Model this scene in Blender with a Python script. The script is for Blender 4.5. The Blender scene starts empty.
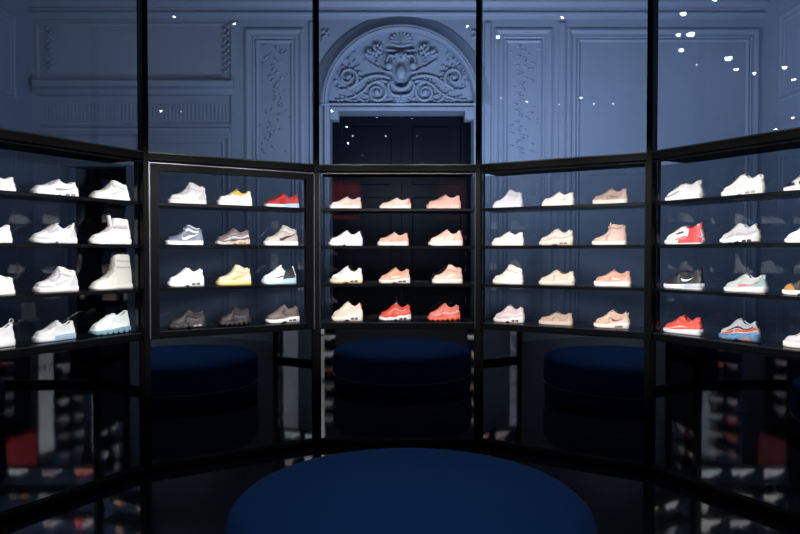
import bpy, bmesh, math, random
from mathutils import Vector, Matrix
random.seed(7)
PI = math.pi
COL = bpy.context.scene.collection

# ------------------------------------------------------------------ helpers
def lin(c):
    c /= 255.0
    return c/12.92 if c <= 0.04045 else ((c+0.055)/1.055)**2.4
def rgb(r, g, b): return (lin(r), lin(g), lin(b), 1.0)

MATS = {}
def mat(key, col, rough=0.6, metal=0.0, noise=0.06, scale=40.0, bump=0.0, spec=0.5, sheen=0.0):
    if key in MATS: return MATS[key]
    m = bpy.data.materials.new(key); m.use_nodes = True
    nt = m.node_tree; b = nt.nodes['Principled BSDF']
    b.inputs['Roughness'].default_value = rough
    b.inputs['Metallic'].default_value = metal
    b.inputs['Specular IOR Level'].default_value = spec
    if sheen: b.inputs['Sheen Weight'].default_value = sheen
    tc = nt.nodes.new('ShaderNodeTexCoord')
    nz = nt.nodes.new('ShaderNodeTexNoise'); nz.inputs['Scale'].default_value = scale
    nz.inputs['Detail'].default_value = 3
    nt.links.new(tc.outputs['Object'], nz.inputs['Vector'])
    mx = nt.nodes.new('ShaderNodeMix'); mx.data_type = 'RGBA'
    mx.inputs['A'].default_value = tuple(c*(1-noise) for c in col[:3]) + (1,)
    mx.inputs['B'].default_value = tuple(min(1, c*(1+noise)) for c in col[:3]) + (1,)
    nt.links.new(nz.outputs['Fac'], mx.inputs['Factor'])
    nt.links.new(mx.outputs['Result'], b.inputs['Base Color'])
    if bump:
        bp = nt.nodes.new('ShaderNodeBump'); bp.inputs['Strength'].default_value = bump
        bp.inputs['Distance'].default_value = 0.002
        nt.links.new(nz.outputs['Fac'], bp.inputs['Height']); nt.links.new(bp.outputs['Normal'], b.inputs['Normal'])
    MATS[key] = m
    return m
def emis(key, col, s):
    if key in MATS: return MATS[key]
    m = bpy.data.materials.new(key); m.use_nodes = True
    nt = m.node_tree; nt.nodes.clear()
    e = nt.nodes.new('ShaderNodeEmission'); e.inputs['Color'].default_value = col; e.inputs['Strength'].default_value = s
    o = nt.nodes.new('ShaderNodeOutputMaterial'); nt.links.new(e.outputs[0], o.inputs[0])
    MATS[key] = m
    return m
def glass(key, tint, base, edge=0.7):
    m = bpy.data.materials.new(key); m.use_nodes = True
    nt = m.node_tree; nt.nodes.clear()
    tr = nt.nodes.new('ShaderNodeBsdfTransparent'); tr.inputs['Color'].default_value = tint
    gl = nt.nodes.new('ShaderNodeBsdfGlossy'); gl.inputs['Roughness'].default_value = 0.0
    gl.inputs['Color'].default_value = (0.9, 0.93, 1, 1)
    lw = nt.nodes.new('ShaderNodeLayerWeight'); lw.inputs['Blend'].default_value = 0.5
    pw = nt.nodes.new('ShaderNodeMath'); pw.operation = 'POWER'; pw.inputs[1].default_value = 4.0
    ma = nt.nodes.new('ShaderNodeMath'); ma.operation = 'MULTIPLY_ADD'
    ma.inputs[1].default_value = edge; ma.inputs[2].default_value = base
    mx = nt.nodes.new('ShaderNodeMixShader'); o = nt.nodes.new('ShaderNodeOutputMaterial')
    nt.links.new(lw.outputs['Facing'], pw.inputs[0]); nt.links.new(pw.outputs[0], ma.inputs[0])
    nt.links.new(ma.outputs[0], mx.inputs[0]); nt.links.new(tr.outputs[0], mx.inputs[1]); nt.links.new(gl.outputs[0], mx.inputs[2])
    nt.links.new(mx.outputs[0], o.inputs[0])
    MATS[key] = m
    return m

def obj(name, bm, mats, parent=None, smooth=False, loc=(0, 0, 0), rz=0.0):
    me = bpy.data.meshes.new(name)
    bm.normal_update(); bm.to_mesh(me); bm.free()
    for m in (mats if isinstance(mats, (list, tuple)) else [mats]): me.materials.append(m)
    if smooth:
        for p in me.polygons: p.use_smooth = True
    o = bpy.data.objects.new(name, me); COL.objects.link(o)
    o.location = loc; o.rotation_euler = (0, 0, rz)
    if parent: o.parent = parent
    return o
def tag(o, label=None, cat=None, group=None, kind=None):
    if label: o['label'] = label
    if cat: o['category'] = cat
    if group: o['group'] = group
    if kind: o['kind'] = kind
    return o
def empty(name, loc=(0, 0, 0), rz=0.0):
    o = bpy.data.objects.new(name, None); COL.objects.link(o)
    o.empty_display_size = 0.1; o.location = loc; o.rotation_euler = (0, 0, rz)
    return o
def box(bm, x0, x1, y0, y1, z0, z1, mi=0, bev=0.0):
    g = bmesh.ops.create_cube(bm, size=1.0)
    vs = g['verts']
    for v in vs:
        v.co = Vector(((x0+x1)/2 + v.co.x*(x1-x0), (y0+y1)/2 + v.co.y*(y1-y0), (z0+z1)/2 + v.co.z*(z1-z0)))
    fs = set(f for v in vs for f in v.link_faces)
    for f in fs: f.material_index = mi
    if bev:
        es = list(set(e for v in vs for e in v.link_edges))
        bmesh.ops.bevel(bm, geom=es, offset=bev, segments=1, affect='EDGES')
    return bm
def newbm(): return bmesh.new()
def tube(bm, pts, rads, seg=7, flat=1.0, mi=0):
    """tapered tube through pts; flat squashes it along y"""
    n = len(pts); rings = []
    for i, p in enumerate(pts):
        a = Vector(pts[max(i-1, 0)]); b = Vector(pts[min(i+1, n-1)])
        t = (b-a); t = t.normalized() if t.length > 1e-9 else Vector((1, 0, 0))
        up = Vector((0, 1, 0)) if abs(t.y) < 0.9 else Vector((1, 0, 0))
        u = t.cross(up).normalized(); w = u.cross(t).normalized()
        r = rads[i] if isinstance(rads, (list, tuple)) else rads
        ring = []
        for k in range(seg):
            an = 2*PI*k/seg
            d = u*math.cos(an)*r + w*math.sin(an)*r*flat
            ring.append(bm.verts.new(Vector(p)+d))
        rings.append(ring)
    for i in range(n-1):
        for k in range(seg):
            f = bm.faces.new((rings[i][k], rings[i][(k+1) % seg], rings[i+1][(k+1) % seg], rings[i+1][k])); f.material_index = mi
    for r in (rings[0], rings[-1][::-1]):
        f = bm.faces.new(r); f.material_index = mi
def lathe(bm, prof, seg=48, cx=0, cy=0, mi=0, cap=True):
    rings = []
    for r, z in prof:
        rings.append([bm.verts.new((cx+r*math.cos(2*PI*k/seg), cy+r*math.sin(2*PI*k/seg), z)) for k in range(seg)])
    for i in range(len(rings)-1):
        for k in range(seg):
            f = bm.faces.new((rings[i][k], rings[i][(k+1) % seg], rings[i+1][(k+1) % seg], rings[i+1][k])); f.material_index = mi
    if cap:
        bm.faces.new(rings[0][::-1]).material_index = mi
        bm.faces.new(rings[-1]).material_index = mi
def blob(bm, c, r, seg=8, rot=0.0):
    g = bmesh.ops.create_uvsphere(bm, u_segments=seg, v_segments=max(4, seg*3//4), radius=1.0)
    M = Matrix.Translation(c) @ Matrix.Rotation(rot, 4, 'Y') @ Matrix.Diagonal((r[0], r[1], r[2], 1))
    bmesh.ops.transform(bm, matrix=M, verts=g['verts'])

# ------------------------------------------------------------------ measurements
CX, HY, F = 397.5, 253.0, 650.0
CAMH = 1.675
SIDE = 1.40
INR = SIDE/2/math.tan(PI/12)
DC = 5.617
RC = Vector((0, DC-INR))
PITCH = math.radians(1.2)
def cab_frame(k):
    phi = math.radians((k-3)*30)
    n = Vector((math.sin(phi), math.cos(phi))); t = Vector((math.cos(phi), -math.sin(phi)))
    return phi, RC + n*INR, t, n
def hit(k, px, off):
    """where the sight line at column px meets the plane set back by off in cabinet k: local u, depth"""
    phi, c, t, n = cab_frame(k)
    d = Vector(((px-CX)/F, 1.0))
    s = ((c + n*off).dot(n))/d.dot(n)
    return (d*s - c).dot(t), s

# ------------------------------------------------------------------ materials
M_BLACK = mat('black_metal', rgb(7, 7, 9), 0.5, 0.0, 0.1, 30, spec=0.07)
M_EDGE = mat('brushed_edge', rgb(92, 95, 104), 0.35, 0.6, 0.1, 60)
M_EDGE2 = mat('dark_edge', rgb(46, 47, 52), 0.4, 0.5, 0.1, 60)
M_SHELF = mat('black_shelf_lacquer', rgb(9, 10, 13), 0.22, 0.0, 0.1, 30, spec=0.3)
M_GLASS_UP = glass('clear_pane_glass', (0.90, 0.93, 0.98, 1), 0.035)
M_GLASS_BK = glass('dimming_back_glass', (0.64, 0.68, 0.72, 1), 0.045)  # tint added to darken the wall seen behind and cut spotlight spill
M_MIRROR = mat('dark_mirror_glass', (0.52, 0.55, 0.60, 1), 0.02, 1.0, 0.02, 3)
M_WALL = mat('blue_painted_plaster', rgb(126, 139, 160), 0.55, 0, 0.05, 6, 0.2)
M_DOOR = mat('dark_blue_lacquered_door', rgb(5, 9, 22), 0.4, 0, 0.1, 4, spec=0.12)
M_CEIL = mat('dark_ceiling_paint', rgb(30, 36, 50), 0.8, 0, 0.1, 5)
M_SHELLDARK = mat('dark_store_wall', rgb(14, 15, 20), 0.7, 0, 0.1, 5)
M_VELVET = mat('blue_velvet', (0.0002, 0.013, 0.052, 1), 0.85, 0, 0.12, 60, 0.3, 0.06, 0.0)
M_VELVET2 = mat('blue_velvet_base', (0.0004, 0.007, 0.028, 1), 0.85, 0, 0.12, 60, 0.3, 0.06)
M_PIPE = mat('charcoal_piping', rgb(70, 74, 84), 0.6)
M_LED = emis('led_glow', (0.45, 0.65, 1.0, 1), 2.0)
M_LAMP = emis('spot_glow', (1.0, 0.97, 0.93, 1), 60.0)

def floor_mat():
    m = bpy.data.materials.new('polished_black_floor'); m.use_nodes = True
    nt = m.node_tree; b = nt.nodes['Principled BSDF']
    tc = nt.nodes.new('ShaderNodeTexCoord')
    br = nt.nodes.new('ShaderNodeTexBrick'); br.offset = 0.0
    br.inputs['Scale'].default_value = 1.0; br.inputs['Brick Width'].default_value = 0.6; br.inputs['Row Height'].default_value = 0.6
    br.inputs['Mortar Size'].default_value = 0.004
    br.inputs['Color1'].default_value = rgb(15, 17, 24); br.inputs['Color2'].default_value = rgb(17, 19, 27)
    br.inputs['Mortar'].default_value = rgb(4, 4, 6)
    nt.links.new(tc.outputs['Object'], br.inputs['Vector']); nt.links.new(br.outputs['Color'], b.inputs['Base Color'])
    b.inputs['Roughness'].default_value = 0.05; b.inputs['IOR'].default_value = 1.9
    return m
M_FLOOR = floor_mat()

# ------------------------------------------------------------------ room shell
WY = 7.60; WX = 4.25; CZ = 5.25; YB = -7.0
PXM = F/WY
def wx(px): return (px-CX)/PXM
def wz(py): return CAMH + (HY-py)/PXM
S = lambda o: tag(o, kind='structure')
S(obj('floor', box(newbm(), -WX-.1, WX+.1, YB-.1, WY+.35, -0.1, 0.0), M_FLOOR))
S(obj('ceiling', box(newbm(), -WX-.1, WX+.1, YB-.1, WY+.35, CZ, CZ+0.1), M_CEIL))
S(obj('wall_left', box(newbm(), -WX-.1, -WX, YB, WY+.35, 0, CZ), M_WALL))
S(obj('wall_right', box(newbm(), WX, WX+.1, YB, WY+.35, 0, CZ), M_WALL))
S(obj('wall_front', box(newbm(), -WX, WX, YB-.1, YB, 0, CZ), M_SHELLDARK))
# back wall with two door openings
D1x0, D1x1, D1z = wx(330.5), wx(473), wz(112)
D2x0, D2x1, D2z = wx(69), wx(128), wz(167)
bm = newbm()
box(bm, -WX, D2x0, WY, WY+.3, 0, CZ); box(bm, D2x0, D2x1, WY, WY+.3, D2z, CZ)
box(bm, D2x1, D1x0, WY, WY+.3, 0, CZ); box(bm, D1x0, D1x1, WY, WY+.3, D1z, CZ); box(bm, D1x1, WX, WY, WY+.3, 0, CZ)
S(obj('wall_back', bm, M_WALL))
bm = newbm()
xm = (D1x0+D1x1)/2
for a, b_ in ((D1x0, xm-.004), (xm+.004, D1x1)):
    box(bm, a, b_, WY+.25, WY+.29, 0.01, D1z)
    for z0, z1 in ((.25, 1.2), (1.35, 2.35), (2.5, 3.2)):
        box(bm, a+.12, b_-.12, WY+.235, WY+.26, z0, z1, bev=.01)
d = S(obj('door_1', bm, M_DOOR))
bm = newbm(); tube(bm, [(xm-.06, WY+.23, .95), (xm-.06, WY+.23, 1.15)], .012)
obj('door_handle', bm, M_EDGE, d)
bm = newbm(); xm2 = (D2x0+D2x1)/2
box(bm, D2x0, D2x1, WY+.18, WY+.22, 0.01, D2z)
for z0, z1 in ((.25, 1.1), (1.25, 2.5)): box(bm, D2x0+.12, D2x1-.12, WY+.165, WY+.19, z0, z1, bev=.01)
d = S(obj('door_2', bm, M_DOOR))
bm = newbm(); tube(bm, [(D2x1-.07, WY+.16, .95), (D2x1-.07, WY+.16, 1.15)], .012)
obj('door_handle', bm, M_EDGE, d)

def ring_frame(bm, x0, x1, z0, z1, prof, axis='y', base=WY):
    """picture-frame moulding: prof = [(inset, projection)] swept round a rectangle"""
    loops = []
    for ins, pr in prof:
        c = [(x0+ins, z0+ins), (x1-ins, z0+ins), (x1-ins, z1-ins), (x0+ins, z1-ins)]
        if axis == 'y': loops.append([bm.verts.new((x, base-pr, z)) for x, z in c])
        elif axis == 'l': loops.append([bm.verts.new((-WX+pr, x, z)) for x, z in c])
        else: loops.append([bm.verts.new((WX-pr, x, z)) for x, z in c])
    for i in range(len(loops)-1):
        for k in range(4):
            bm.faces.new((loops[i][k], loops[i][(k+1) % 4], loops[i+1][(k+1) % 4], loops[i+1][k]))
P1 = [(0, 0), (.0, .03), (.025, .045), (.05, .03), (.06, .012), (.085, .012), (.095, .022), (.11, .012), (.115, 0)]
P2 = [(0, 0), (0, .018), (.015, .028), (.03, .014), (.04, 0)]
P1 = [(a_, p_*.62) for a_, p_ in P1]; P2 = [(a_, p_*.62) for a_, p_ in P2]
def cornice(bm, x0, x1, z, prof, base=WY):
    """horizontal moulding, prof = [(dz, projection)]"""
    for i in range(len(prof)-1):
        (za, pa), (zb, pb) = prof[i], prof[i+1]
        v = [bm.verts.new(c) for c in ((x0, base-pa, z+za), (x1, base-pa, z+za), (x1, base-pb, z+zb), (x0, base-pb, z+zb))]
        bm.faces.new(v)
    for x in (x0, x1):
        vs = [bm.verts.new((x, base-p, z+dz)) for dz, p in prof] + [bm.verts.new((x, base, z+prof[-1][0])), bm.verts.new((x, base, z+prof[0][0]))]
        try: bm.faces.new(vs)
        except ValueError: pass
# cornice along the top of the back wall
bm = newbm()
cornice(bm, -WX, WX, wz(21), [(0, 0), (0, .02), (.03, .03), (.05, .05), (.07, .05), (.08, .03), (.12, .03), (.125, .06), (.17, .10), (.2, .10), (.21, .13), (.26, .16), (.5, .2), (.52, .26), (.62, .3), (.62, 0)])
S(obj('trim_1', bm, M_WALL))
# panels
bm = newbm()
for a, b_ in ((246, 304.5), (493.5, 551.5)):
    ring_frame(bm, wx(a), wx(b_), .35, wz(30), P1); ring_frame(bm, wx(a+10.5), wx(b_-10.5), .47, wz(41), P2)
ring_frame(bm, wx(566), wx(757), .35, wz(30), P1); ring_frame(bm, wx(576), wx(747), .47, wz(40), P2)
ring_frame(bm, wx(38), wx(236), wz(84), wz(24), [(a_, p_*.5) for a_, p_ in P2])
for a, b_ in ((557.5, 564), (232, 240), (484, 490), (310, 316)):
    box(bm, wx(a), wx(b_), WY-.025, WY, .3, wz(24), bev=.006)
ring_frame(bm, wx(138), wx(232), .35, wz(134), P1)
for yy in ((4.0, 7.3), (.5, 3.6), (-3.0, .1)):
    for ax in 'lr':
        PS = [(a_, p_*.45) for a_, p_ in P1]
        ring_frame(bm, yy[0], yy[1], .35, 3.1, PS, ax); ring_frame(bm, yy[0], yy[1], 3.35, wz(26), PS, ax)
S(obj('trim_2', bm, M_WALL))
# left doorway casing, frieze and hood
bm = newbm()
cornice(bm, wx(40), wx(236), wz(96), [(0, 0), (0, .03), (.03, .05), (.06, .06), (.08, .11), (.12, .13), (.14, .13), (.14, 0)])
cornice(bm, wx(44), wx(232), wz(135), [(0, 0), (0, .03), (.04, .05), (.07, .05), (.07, 0)])
cornice(bm, wx(44), wx(232), wz(128), [(0, 0), (0, .02), (.03, .04), (.05, .03), (.05, 0)])
for i in range(48):
    x = wx(46) + (wx(230)-wx(46))*(i+.5)/48
    box(bm, x-.012, x+.012, WY-.01, WY, wz(121), wz(104), bev=.004)
for a, b_ in ((D2x0-.12, D2x0), (D2x1, D2x1+.12)):
    box(bm, a, b_, WY-.04, WY, 0.05, D2z+.12, bev=.008)
box(bm, D2x0, D2x1, WY-.04, WY, D2z, D2z+.12, bev=.008)
S(obj('trim_3', bm, M_WALL))
# door surround in the middle
bm = newbm()
for a, b_ in ((D1x0-.07, D1x0), (D1x1, D1x1+.07)):
    box(bm, a, b_, WY-.05, WY+.02, 0.05, D1z+.07, bev=.012)
for a, b_ in ((D1x0, D1x0+.10), (D1x1-.10, D1x1)):
    box(bm, a, b_, WY-.05, WY+.12, D1z-.10, D1z+.02, bev=.006)
box(bm, D1x0, D1x1, WY-.05, WY+.02, D1z, D1z+.05, bev=.01)
TC = (wx(401), wz(105.5)); TR = 0.875
cornice(bm, TC[0]-TR-.05, TC[0]+TR+.05, TC[1]-.015, [(0, 0), (0, .06), (.02, .075), (.03, .05), (.03, 0)])
S(obj('trim_4', bm, M_WALL))
# arch moulding: a deep cove round the half disc
bm = newbm()
prof = [(TR-.035, 0.0), (TR-.035, .09), (TR-.02, .125), (TR, .13), (TR+.012, .115), (TR+.02, .125), (TR+.035, .12), (TR+.07, .085), (TR+.12, .05), (TR+.17, .02), (TR+.19, .0)]
N = 56; rows = []
for i in range(N+1):
    a = PI*i/N
    rows.append([bm.verts.new((TC[0]+r*math.cos(a)*1.0, WY-p, TC[1]+r*1.0*math.sin(a)*.985)) for r, p in prof])
for i in range(N):
    for j in range(len(prof)-1):
        bm.faces.new((rows[i][j], rows[i][j+1], rows[i+1][j+1], rows[i+1][j]))
for sx in (-1, 1):   # corner spandrels with carved leaf
    x0 = TC[0]+sx*.72; x1 = TC[0]+sx*.93
    for q in range(7):
        blob(bm, (TC[0]+sx*(.90-.03*(q % 3)), WY-.015, wz(33)-.05*(q//3)-.02*(q % 2)), (.03, .02, .018), 6, sx*.6+q)
S(obj('trim_5', bm, M_WALL, smooth=False))
# carved relief of the tympanum
def X(px): return TC[0] + (px-401)/PXM
def Z(py): return wz(py)
bm = newbm()
def spiral(cx, cy, r0, turns, start, hand, w0, taper=0.35, n=34, yb=.03):
    pts, rd = [], []
    for i in range(n):
        t = i/(n-1); a = start + hand*turns*2*PI*t; r = r0*(1-.86*t)
        pts.append((cx+r*math.cos(a), WY-yb-.02*t, cy+r*math.sin(a))); rd.append(w0*(1-(1-taper)*t))
    tube(bm, pts, rd, 6)
    blob(bm, (cx, WY-.05, cy), (w0*1.3, .03, w0*1.3), 8)
def curve(pp, r0, r1, yb=.03, n=14):
    pts, rd = [], []
    P = [Vector((X(a), 0, Z(b_))) for a, b_ in pp]
    for i in range(n):
        t = i/(n-1)*(len(P)-1); k = min(int(t), len(P)-2); f = t-k
        p0 = P[max(k-1, 0)]; p1 = P[k]; p2 = P[k+1]; p3 = P[min(k+2, len(P)-1)]
        q = 0.5*((2*p1)+(p2-p0)*f+(2*p0-5*p1+4*p2-p3)*f*f+(3*p1-p0-3*p2+p3)*f**3)
        pts.append((q.x, WY-yb, q.z)); rd.append(r0+(r1-r0)*i/(n-1))
    tube(bm, pts, rd, 6)
for s in (-1, 1):
    m = lambda px: 401 + s*(px-401)
    spiral(X(m(377)), Z(93.5), .125, 1.7, PI/2, -s, .024)
    spiral(X(m(348.5)), Z(79), .125, 1.6, -PI/2, s, .022)
    curve([(m(391), 80), (m(380), 77), (m(367), 79), (m(357), 86), (m(349), 90)], .022, .016)
    curve([(m(390), 84), (m(380), 82), (m(370), 86), (m(363), 93), (m(352), 99), (m(340), 101)], .02, .012)
    curve([(m(366), 104), (m(358), 98), (m(352), 92)], .018, .008)
    curve([(m(392), 74), (m(385), 73), (m(379), 69)], .02, .006, .04)
    curve([(m(336), 88), (m(341), 91), (m(348), 91)], .006, .018)
    for q in range(9):   # acanthus fronds at the foot
        bx = 338+q*4.2; blob(bm, (X(m(bx)), WY-.02, Z(101-3*math.sin(q*1.3)-(q*.5))), (.034, .02, .013), 6, s*(.5+.25*math.sin(q)))
    for q in range(7):
        a = q/6*PI; blob(bm, (X(m(349-13*math.cos(a)*.9)), WY-.02, Z(74-13*math.sin(a))), (.022, .018, .012), 6, s*a)
    random.seed(4)
    for q in range(26):  # flower clusters
        a = random.uniform(0, 2*PI); r = 9*math.sqrt(random.random())
        px = m(374+r*math.cos(a)*1.0); py = 53+r*math.sin(a)*.75
        blob(bm, (X(px), WY-.03-.02*random.random(), Z(py)), (.024, .03, .02), 6, random.uniform(0, 3))
    for q in range(9):
        blob(bm, (X(m(368+q*1.4-2)), WY-.025, Z(62+q*.9)), (.014, .015, .02), 6, q)
    blob(bm, (X(m(389)), WY-.05, Z(68)), (.05, .05, .045), 10)
    curve([(m(399), 60), (m(390), 58), (m(387), 64), (m(392), 70)], .016, .012, .06)
    curve([(m(401), 98), (m(392), 96), (m(388), 88), (m(392), 82)], .022, .016, .06)
random.seed(21)
for s in (-1, 1):
    mm = lambda px: 401 + s*(px-401)
    for (cx_, cy_, rr) in ((377, 93.5, 12.5), (348.5, 79, 12.5)):
        for q in range(13):
            a = 2*PI*q/13; blob(bm, (X(mm(cx_+rr*math.cos(a))), WY-.018, Z(cy_+rr*math.sin(a)*.95)), (.026, .02, .011), 6, s*a)
    for q in range(16):
        t = q/15; px = 391-t*40; py = 76+5*math.sin(t*3.3)+t*5
        blob(bm, (X(mm(px)), WY-.02, Z(py-3)), (.024, .02, .01), 6, s*(.7+t)); 
    for q in range(12):
        blob(bm, (X(mm(334+q*4.6)), WY-.014, Z(103.2-(q % 2)*2)), (.022, .016, .01), 6, s*(.4+.5*(q % 3)))
    for q in range(10):
        blob(bm, (X(mm(336+q*2.2)), WY-.014, Z(72-q*2.1+random.uniform(-2, 2))), (.018, .014, .009), 6, random.uniform(0, 3))
    for q in range(9):
        a = q/8*PI*.9; blob(bm, (X(mm(386-9*math.cos(a))), WY-.03, Z(64-8*math.sin(a))), (.02, .02, .012), 6, s*a)
for q in range(9):       # shell crest
    a = PI*(q+.5)/9
    tube(bm, [(X(401), WY-.04, Z(45)), (X(401)+.075*math.cos(a), WY-.06, Z(45)+.075*math.sin(a)), (X(401)+.13*math.cos(a), WY-.04, Z(45)+.12*math.sin(a))], [.008, .018, .014], 6)
curve([(391, 47), (401, 49), (411, 47)], .016, .016, .07)
curve([(387, 52), (401, 53), (415, 52)], .014, .014, .04)
blob(bm, (X(401), WY-.05, Z(59)), (.075, .06, .06), 12)
blob(bm, (X(396.5), WY-.1, Z(58)), (.02, .02, .02), 6); blob(bm, (X(405.5), WY-.1, Z(58)), (.02, .02, .02), 6); blob(bm, (X(401), WY-.11, Z(62)), (.015, .02, .025), 6)
blob(bm, (X(401), WY-.03, Z(74)), (.065, .07, .09), 12)
# bowl
pts = []
for i in range(17):
    a = PI + PI*i/16
    pts.append((X(401)+.105*math.cos(a), WY-.075, Z(84)+.085*math.sin(a)))
tube(bm, pts, .026, 7)
for q in range(7):
    blob(bm, (X(396+q*1.6), WY-.03, Z(100+(q % 2)*2.5)), (.03, .03, .022), 6)
box(bm, X(393), X(409), WY-.035, WY, Z(107), Z(101), bev=.006)
S(obj('trim_6', bm, M_WALL, smooth=True))
# carved foliage on the narrow panels
bm = newbm(); random.seed(11)
for cx0 in (275, 523):
    for q in range(60):
        t = q/59; zz = wz(46) - t*1.25
        xx = wx(cx0) + random.gauss(0, .085)
        blob(bm, (xx, WY-.002, zz), (.045*random.uniform(.5, 1), .010, .013), 6, random.uniform(-.7, .7))
for cx0 in (52, 228):
    for q in range(16):
        blob(bm, (wx(cx0)+.02*(-1)**q, WY-.015, wz(28)-q*.035), (.03, .02, .018), 6, q)
S(obj('trim_7', bm, M_WALL, smooth=True))

# ------------------------------------------------------------------ cabinets
PL = 0.05                      # plinth height
Z_RT, Z_RB = 2.436, 2.376      # rail
SH = [2.064, 1.740, 1.411, 1.079]
TOP = 4.85
DEP = 0.32
HALF = SIDE/2
HP = 0.024                     # half post width
names = ['glass display cabinet at the far left edge, mostly beyond the picture', 
 'leftmost fully shelved glass display cabinet, holding only white sneakers',
 'glass display cabinet between the white sneakers and the pink sneakers, with thick black inner frame',
 'central glass display cabinet facing straight ahead, holding pink and coral sneakers',
 'glass display cabinet right of the centre, holding cream, taupe and rose sneakers',
 'rightmost fully shelved glass display cabinet, holding coral, mint and multicoloured runners',
 'glass display cabinet at the far right edge, mostly beyond the picture']
def cabinet(k):
    phi, c, t, n = cab_frame(k)
    root = empty('display_cabinet', (c.x, c.y, 0), -phi)
    tag(root, names[k], 'display cabinet', 'glass display cabinets in a ring')
    w = HALF-HP
    wb = w + 0.1095
    # rail
    bm = newbm(); box(bm, -w, w, -.03, .04, Z_RB, Z_RT, bev=.004)
    obj('top_rail', bm, M_BLACK, root)
    bm = newbm(); box(bm, -w, w, -.037, -.0305, Z_RT-.006, Z_RT+.003)
    obj('rail_trim', bm, M_EDGE2, root)
    # cabinet top behind the rail
    bm = newbm(); box(bm, -w, w, .04, DEP+.06, Z_RB, Z_RB+.03)
    obj('cabinet_top', bm, M_BLACK, root)
    bm = newbm(); box(bm, -w+.08, w-.08, DEP+.022, DEP+.05, Z_RB+.036, Z_RB+.055)
    obj('light_strip', bm, M_LED, root)
    bm = newbm(); box(bm, -w, w, 0.0, .008, Z_RT, TOP)
    obj('upper_pane', bm, M_GLASS_UP, root)
    # thin metal bead round the cabinet mouth
    fz0 = SH[3]-.05
    bm = newbm(); e = .009
    off = .012 if k != 2 else .012
    box(bm, -w+.004, -w+.004+e, -.032, .0, fz0, Z_RB-.012)
    box(bm, w-.004-e, w-.004, -.032, .0, fz0, Z_RB-.012)
    box(bm, -w+.004+e, w-.004-e, -.032, .0, Z_RB-.012-e, Z_RB-.012)
    obj('metal_bead', bm, M_EDGE2 if k == 3 else M_EDGE if k == 2 else M_BLACK, root)
    if k == 2:
        bm = newbm(); q = .062
        box(bm, -w+.016, -w+.016+q, -.02, .03, fz0, Z_RB-.024); box(bm, w-.016-q, w-.016, -.02, .03, fz0, Z_RB-.024)
        box(bm, -w+.016+q, w-.016-q, -.02, .03, Z_RB-.024-q*.75, Z_RB-.024)
        obj('inner_frame', bm, M_BLACK, root)
    # side cheeks
    for s in (-1, 1):
        bm = newbm(); box(bm, min(s*w, s*(w-.006)), max(s*w, s*(w-.006)), .041, .075, SH[3]+.001, Z_RB)
        obj('side_cheek', bm, M_SHELF, root)
    bm = newbm(); box(bm, -wb, wb, DEP, DEP+.008, PL, Z_RB)
    obj('back_pane', bm, M_GLASS_BK, root)
    for i, z in enumerate(SH):
        th = .025 if i < 3 else .05
        bm = newbm(); box(bm, -w+.007, w-.007, 0.002, DEP-.002, z-th, z, bev=.002)
        sh = obj('shelf', bm, M_SHELF, root)
        if i == 3:
            bm = newbm(); box(bm, -w+.012, w-.012, -.006, .0019, z-.008, z-.001); obj('shelf_edge', bm, M_EDGE2, sh)
    # lower mirror panel
    zt = SH[3]-.052
    bm = newbm(); box(bm, -w+.012, w-.012, .004, .014, PL+.018, zt-.006)
    obj('mirror_panel', bm, M_MIRROR, root)
    bm = newbm(); e = .012
    box(bm, -w, -w+e, -.02, .03, PL, zt); box(bm, w-e, w, -.02, .03, PL, zt); box(bm, -w+e, w-e, -.02, .03, PL, PL+.016)
    box(bm, -w+e, w-e, -.008, .03, zt-.006, zt)
    obj('lower_frame', bm, M_BLACK, root)
    bm = newbm(); box(bm, -w+e, w-e, -.024, -.0201, PL+.011, PL+.0155); obj('lower_trim', bm, M_EDGE2, root)
    bm = newbm(); box(bm, -w, w, -.035, DEP, 0.0, PL, bev=.003)
    obj('plinth', bm, M_BLACK, root)
    return root
for k in range(0, 7): cabinet(k)
post_labels = ['tall black post beyond the left edge beside the white sneakers', 'tall black post beyond the left picture edge',
  'tall black post between the white-only cabinet and the one right of it',
  'tall black post on the left side of the central cabinet', 'tall black post on the right side of the central cabinet',
  'tall black post between the taupe shoes and the rightmost cabinet', 'tall black post beyond the right picture edge',
  'tall black post beyond the right edge beside the multicoloured runners']
for j in range(0, 8):
    a = math.radians((j-3.5)*30); R = SIDE/2/math.sin(PI/12)
    p = RC + Vector((math.sin(a), math.cos(a)))*(R)
    bm = newbm()
    box(bm, -.0225, .0225, -.036, .06, 0, TOP, bev=.004)
    po = obj('frame_post', bm, M_BLACK, None, loc=(p.x, p.y, 0), rz=-a)
    tag(po, post_labels[j], 'post', 'black posts between the cabinets')

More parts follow.
